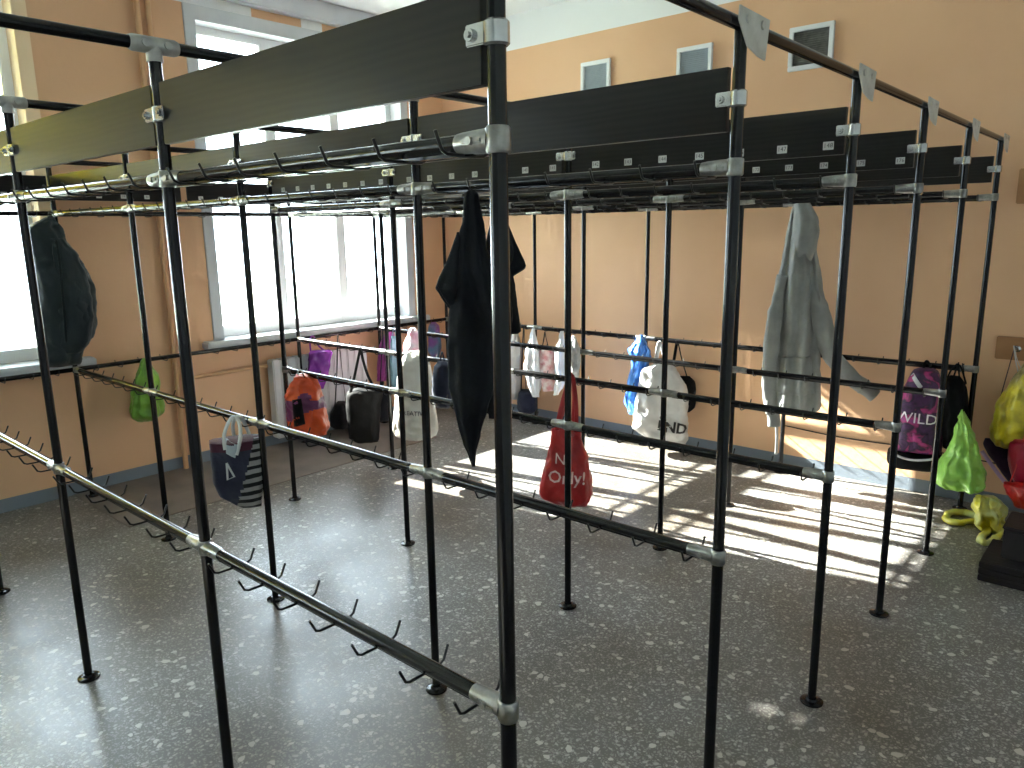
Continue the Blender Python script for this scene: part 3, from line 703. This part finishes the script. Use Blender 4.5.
bag('plastic_bag', 'bright green plastic bag tied at the top, in front of the black bag', 'bag', plastic('bright_green_film', srgb(152, 200, 92), srgb(128, 182, 72)), on(962, 372, 1, Y6 - 0.28),
    [(410, 961, 964), (416, 958, 967), (424, 956, 971), (436, 953, 976), (448, 949, 979), (462, 941, 983), (475, 934, 986), (483, 935, 985), (489, 946, 977)], 0.17, pleat=0.15, freq=11, crumple=0.035, seed=83, N=80,
    straps=[[(962, 414), (959, 392, 0.1), (958, 367, 0.2)], [(963, 414), (965, 392, 0.1), (962, 368, 0.2)]], sm=BK, sr=0.005)

# hook boards on the far wall and what hangs there
def hook_board(x0, x1, z0, z1, label):
    t = thing('hook_board', label, 'hook board', (0, YF, 0))
    obj('board', B(x0, x1, -0.03, 0, z0, z1, 0.006), M['ply'], t)
    x = x0 + 0.13
    while x < x1:
        b = bmesh.new(); zc = (z0 + z1) / 2
        tube(b, [(x, -0.03, zc), (x, -0.036, zc)], 0.022, 12)
        tube(b, smooth_path([(x, -0.034, zc + 0.0), (x, -0.06, zc + 0.005), (x, -0.085, zc + 0.0), (x, -0.095, zc + 0.03)], 4), 0.008, 8)
        obj('hook', b, M['chrome'], t, smooth=True); x += 0.2
    return t
M['ply'] = noisy('brown_plywood', srgb(166, 122, 84), srgb(150, 106, 70), 8, 0.5)
hook_board(0.083, 1.05, 1.09, 1.25, 'low brown wooden board of coat hooks on the far wall')
hook_board(0.10, 1.05, 2.15, 2.38, 'upper brown wooden board of coat hooks on the far wall')
bag('plastic_bag', 'yellow plastic bag hanging from the low wooden hook board', 'bag', plastic('yellow_film', srgb(206, 190, 40), srgb(132, 116, 60), 0.3, 7), on(1016, 350, 1, YF - 0.19),
    [(358, 1026, 1032), (366, 1021, 1036), (377, 1014, 1041), (392, 1005, 1046), (408, 996, 1048), (428, 992, 1048), (440, 990, 1042), (447, 994, 1026)], 0.15, pleat=0.2, freq=9, crumple=0.035, seed=84,
    straps=[[(1019, 376), (1016, 362), (1013.5, 347, 0.09), (1018, 362), (1024, 372)]], sm=M['paper'], sr=0.004)
o, f = bag('folder_bag', 'dark purple bag with a lilac edge hanging at a slant below the yellow bag', 'bag', cloth('dark_purple', srgb(40, 26, 44), srgb(56, 36, 60)), on(1000, 444, 1, YF - 0.16),
    [(440, 985, 1020), (446, 983, 1020), (453, 986, 1020), (463, 993, 1020), (476, 1003, 1021), (489, 1012, 1022)], 0.05, crumple=0.01, seed=85,
    straps=[[(990, 444, 0.0), (1000, 400, 0.03), (1015, 347, 0.06)]], sr=0.004)
b = bmesh.new(); strap(b, f, [(982, 450, -0.03), (990, 461, -0.04), (1002, 477, -0.04), (1012, 489, -0.03)], 0.014, 0.5); obj('edge_strip', b, cloth('lilac_edge', srgb(188, 160, 196)), o, smooth=True)
bag('handbag', 'crimson red bag hanging at the right behind the black bench', 'bag', plastic('crimson', srgb(176, 26, 62), srgb(150, 18, 50), 0.3), on(1024, 445, 1, YF - 0.32),
    [(440, 1014, 1040), (444, 1009, 1043), (456, 1007.5, 1044), (470, 1009, 1042), (488, 1014, 1036)], 0.10, crumple=0.012, seed=86, straps=[[(1016, 444), (1024, 400, 0.08), (1031, 352, 0.2), (1034, 400, 0.08), (1038, 444)]], sr=0.008)
bag('shopping_bag', 'scarlet bag with pointed corners hanging just above the black bench', 'bag', plastic('scarlet_film', srgb(214, 40, 34), srgb(170, 26, 24), 0.35, 14), on(1020, 488, 1, YF - 0.45),
    [(484, 1003, 1036), (487, 1003, 1036), (494, 1007, 1036), (505, 1013, 1034), (509, 1017, 1030)], 0.08, pleat=0.2, freq=6, crumple=0.025, seed=87, straps=[[(1008, 488), (1024, 440, 0.1), (1034, 350, 0.33)]], sr=0.005)

# yellow bag dropped on the floor
A = on(990, 531, 2, 0.0); f = Face(A)
YL = plastic('yellow_film_b', srgb(206, 192, 40), srgb(196, 204, 140), 0.3, 10)
bm = bmesh.new(); loft(bm, f, [(496, 979, 994), (499, 974, 1001), (507, 973, 1006), (517, 974, 1007), (527, 978, 1004), (532, 984, 1000)], 0.10, pleat=0.35, freq=9, crumple=0.06, seed=88)
o = obj('plastic_bag', bm, YL, smooth=True); tag(o, 'crumpled yellow plastic bag lying on the floor by the black bench', 'bag')
fl = lambda u, v, z=0.02: on(u, v, 2, z)
for pts in ([(982, 518), (966, 513), (950, 513), (946, 519), (955, 523), (972, 521), (984, 522)], [(992, 526), (986, 533), (980, 540), (986, 543), (998, 537), (1002, 530)]):
    bm = bmesh.new(); tube(bm, smooth_path([fl(u, v) for u, v in pts], 5), 0.022, 10)
    for v in bm.verts:
        v.co += noise.noise_vector(v.co * 20) * 0.012; v.co.z = max(v.co.z, 0.002)
    obj('handle', bm, YL, o, smooth=True)

# low black bench in the corner of the view
MB = noisy('black_stained_wood', srgb(30, 26, 28), srgb(40, 35, 37), 6, 0.5, 0.2, 40)
t = thing('low_bench', 'low black wooden step bench at the right edge on the floor', 'bench', (0.32, 3.72, 0))
bm = bmesh.new()
for k in range(3): box(bm, 0, 1.2, 0.0, 0.42, 0.004 + k * 0.04, 0.040 + k * 0.04, 0.004)
obj('base', bm, MB, t)
bm = bmesh.new(); box(bm, 0.085, 1.2, 0.12, 0.42, 0.124, 0.30, 0.008); obj('upper_box', bm, MB, t)
bm = bmesh.new(); box(bm, 0.078, 1.22, 0.112, 0.425, 0.30, 0.318, 0.006); obj('lid', bm, MB, t)

# ------------------------------------------------------------------ wall fixtures
# three ventilation grilles high on the far wall
def vent(x0, x1, z0, z1, label, face):
    t = thing('ventilation_grille', label, 'vent', ((x0 + x1) / 2, YF, (z0 + z1) / 2), 'ventilation grilles high on the far wall')
    hw, hh = (x1 - x0) / 2, (z1 - z0) / 2; b = bmesh.new(); e = 0.035
    box(b, -hw, hw, -0.03, 0, hh - e, hh, 0.004); box(b, -hw, hw, -0.03, 0, -hh, -hh + e, 0.004)
    box(b, -hw, -hw + e, -0.03, 0, -hh + e, hh - e, 0.004); box(b, hw - e, hw, -0.03, 0, -hh + e, hh - e, 0.004)
    obj('frame', b, M['white'], t)
    b = bmesh.new(); n = 16
    for k in range(n):
        z = -hh + e + (2 * hh - 2 * e) * (k + 0.5) / n
        vs = [b.verts.new(p) for p in ((-hw + e, -0.02, z - 0.008), (hw - e, -0.02, z - 0.008), (hw - e, -0.008, z + 0.006), (-hw + e, -0.008, z + 0.006))]
        fc = b.faces.new(vs); r = bmesh.ops.extrude_face_region(b, geom=[fc])
        for q in r['geom']:
            if isinstance(q, bmesh.types.BMVert): q.co.y += 0.003
    obj('slats', b, face, t)
    obj('backing', B(-hw + e, hw - e, -0.006, -0.002, -hh + e, hh - e), face, t)
VG, VD = noisy('pale_grille', srgb(176, 186, 194), srgb(168, 178, 188), 8, 0.6), noisy('dusty_grille', srgb(122, 122, 118), srgb(98, 98, 96), 30, 0.8)
vent(-3.52, -3.19, 3.24, 3.565, 'pale square vent grille farthest from the hook boards, on the far wall', VG)
vent(-2.50, -2.17, 3.22, 3.535, 'middle of the three square vent grilles on the far wall', VG)
vent(-1.52, -1.18, 3.21, 3.53, 'dusty dark square vent grille with a white frame on the far wall', VD)

# heating pipes and radiator on the window wall
for k, (y, lab) in enumerate(((1.80, 'orange painted heating pipe, the one of the upright pair nearer the camera'), (1.885, 'orange painted heating pipe, the one of the upright pair nearer the radiator'))):
    b = bmesh.new(); tube(b, [(XW + 0.05, y, 0.0), (XW + 0.05, y, ZC)], 0.022, 14)
    tag(autosmooth(obj('heating_pipe', b, M['orange'])), lab, 'pipe', 'upright heating pipes between the windows')
b = bmesh.new(); tube(b, smooth_path([(XW + 0.05, 1.93, 0.80), (XW + 0.05, 2.3, 0.80), (XW + 0.05, 2.62, 0.80), (XW + 0.10, 2.74, 0.78)], 5), 0.018, 12)
tag(autosmooth(obj('heating_pipe', b, M['orange'])), 'orange painted level pipe leading to the white radiator', 'pipe')
RW = noisy('radiator_enamel', srgb(206, 206, 208), srgb(192, 193, 196), 6, 0.4)
t = thing('radiator', 'white ribbed radiator under the window', 'radiator', (XW + 0.11, 3.2, 0.10))
n = 13
for k in range(n):
    y = -0.50 + k * 0.085
    b = bmesh.new(); box(b, -0.055, 0.055, y - 0.040, y + 0.040, 0.0, 0.76, 0.010); obj('rib', b, RW, t)
b = bmesh.new(); tube(b, [(0, -0.54, 0.68), (0, 0.56, 0.68)], 0.028, 12); tube(b, [(0, -0.54, 0.08), (0, 0.56, 0.08)], 0.028, 12)
obj('header_pipe', b, RW, t)
b = bmesh.new(); box(b, -0.108, -0.02, -0.4, -0.36, 0.2, 0.62); box(b, -0.108, -0.02, 0.36, 0.40, 0.2, 0.62); obj('bracket', b, RW, t)
# thin cable along the foot of the far wall
b = bmesh.new(); tube(b, smooth_path([(-1.4, YF - 0.006, 0.36), (-0.9, YF - 0.006, 0.335), (-0.3, YF - 0.006, 0.345), (0.5, YF - 0.006, 0.32), (1.6, YF - 0.006, 0.34)], 6), 0.005, 6)
tag(obj('cable', b, M['hook']), 'thin dark cable running low along the far wall', 'cable')

# unseen tree added outside the near window to block the sun
def leaf_mat():
    m = bpy.data.materials.new('sunlit_leaf'); m.use_nodes = True; nt = m.node_tree; nt.nodes.clear()
    o = nt.nodes.new('ShaderNodeOutputMaterial'); mx = nt.nodes.new('ShaderNodeMixShader'); mx.inputs[0].default_value = 0.55
    d = nt.nodes.new('ShaderNodeBsdfDiffuse'); t = nt.nodes.new('ShaderNodeBsdfTranslucent')
    d.inputs[0].default_value = (*srgb(176, 168, 56), 1); t.inputs[0].default_value = (*srgb(232, 212, 44), 1)  # yellow chosen for the glow reflected in the header boards
    nt.links.new(d.outputs[0], mx.inputs[1]); nt.links.new(t.outputs[0], mx.inputs[2]); nt.links.new(mx.outputs[0], o.inputs[0]); return m
M['leaf'] = leaf_mat()
def tree(x, y, r, zc, label):
    t = thing('tree', label, 'tree', (x, y, -2.2))
    b = bmesh.new(); tube(b, smooth_path([(0, 0, 0), (0.05, 0.03, 2.0), (0.0, 0.0, zc + 2.2)], 6), [0.22] * 6 + [0.16] * 6 + [0.08], 10)
    obj('trunk', b, noisy('bark', srgb(92, 78, 64), srgb(70, 60, 50), 8, 0.9), t, smooth=True)
    b = bmesh.new()
    rnd = random.Random(5)
    for k in range(10000):
        d = Vector((rnd.gauss(0, 1), rnd.gauss(0, 1), rnd.gauss(0, 1))).normalized() * (r * rnd.random() ** 0.45)
        d.z *= 1.35
        c = Vector((0, 0, zc + 2.2)) + d
        q = Vector((rnd.gauss(0, 1), rnd.gauss(0, 1), rnd.gauss(0, 1))).normalized(); a = q.orthogonal().normalized() * 0.2; e = q.cross(a)
        b.faces.new([b.verts.new(c + a), b.verts.new(c + e * 0.55), b.verts.new(c - a), b.verts.new(c - e * 0.55)])
    obj('crown', b, M['leaf'], t)
tree(-11.4, -1.5, 2.3, 4.9, 'unseen leafy tree added to block the sun at the window nearest the camera')
tree(-11.4, -6.6, 2.2, 4.9, 'unseen leafy tree outside the added window behind the camera')
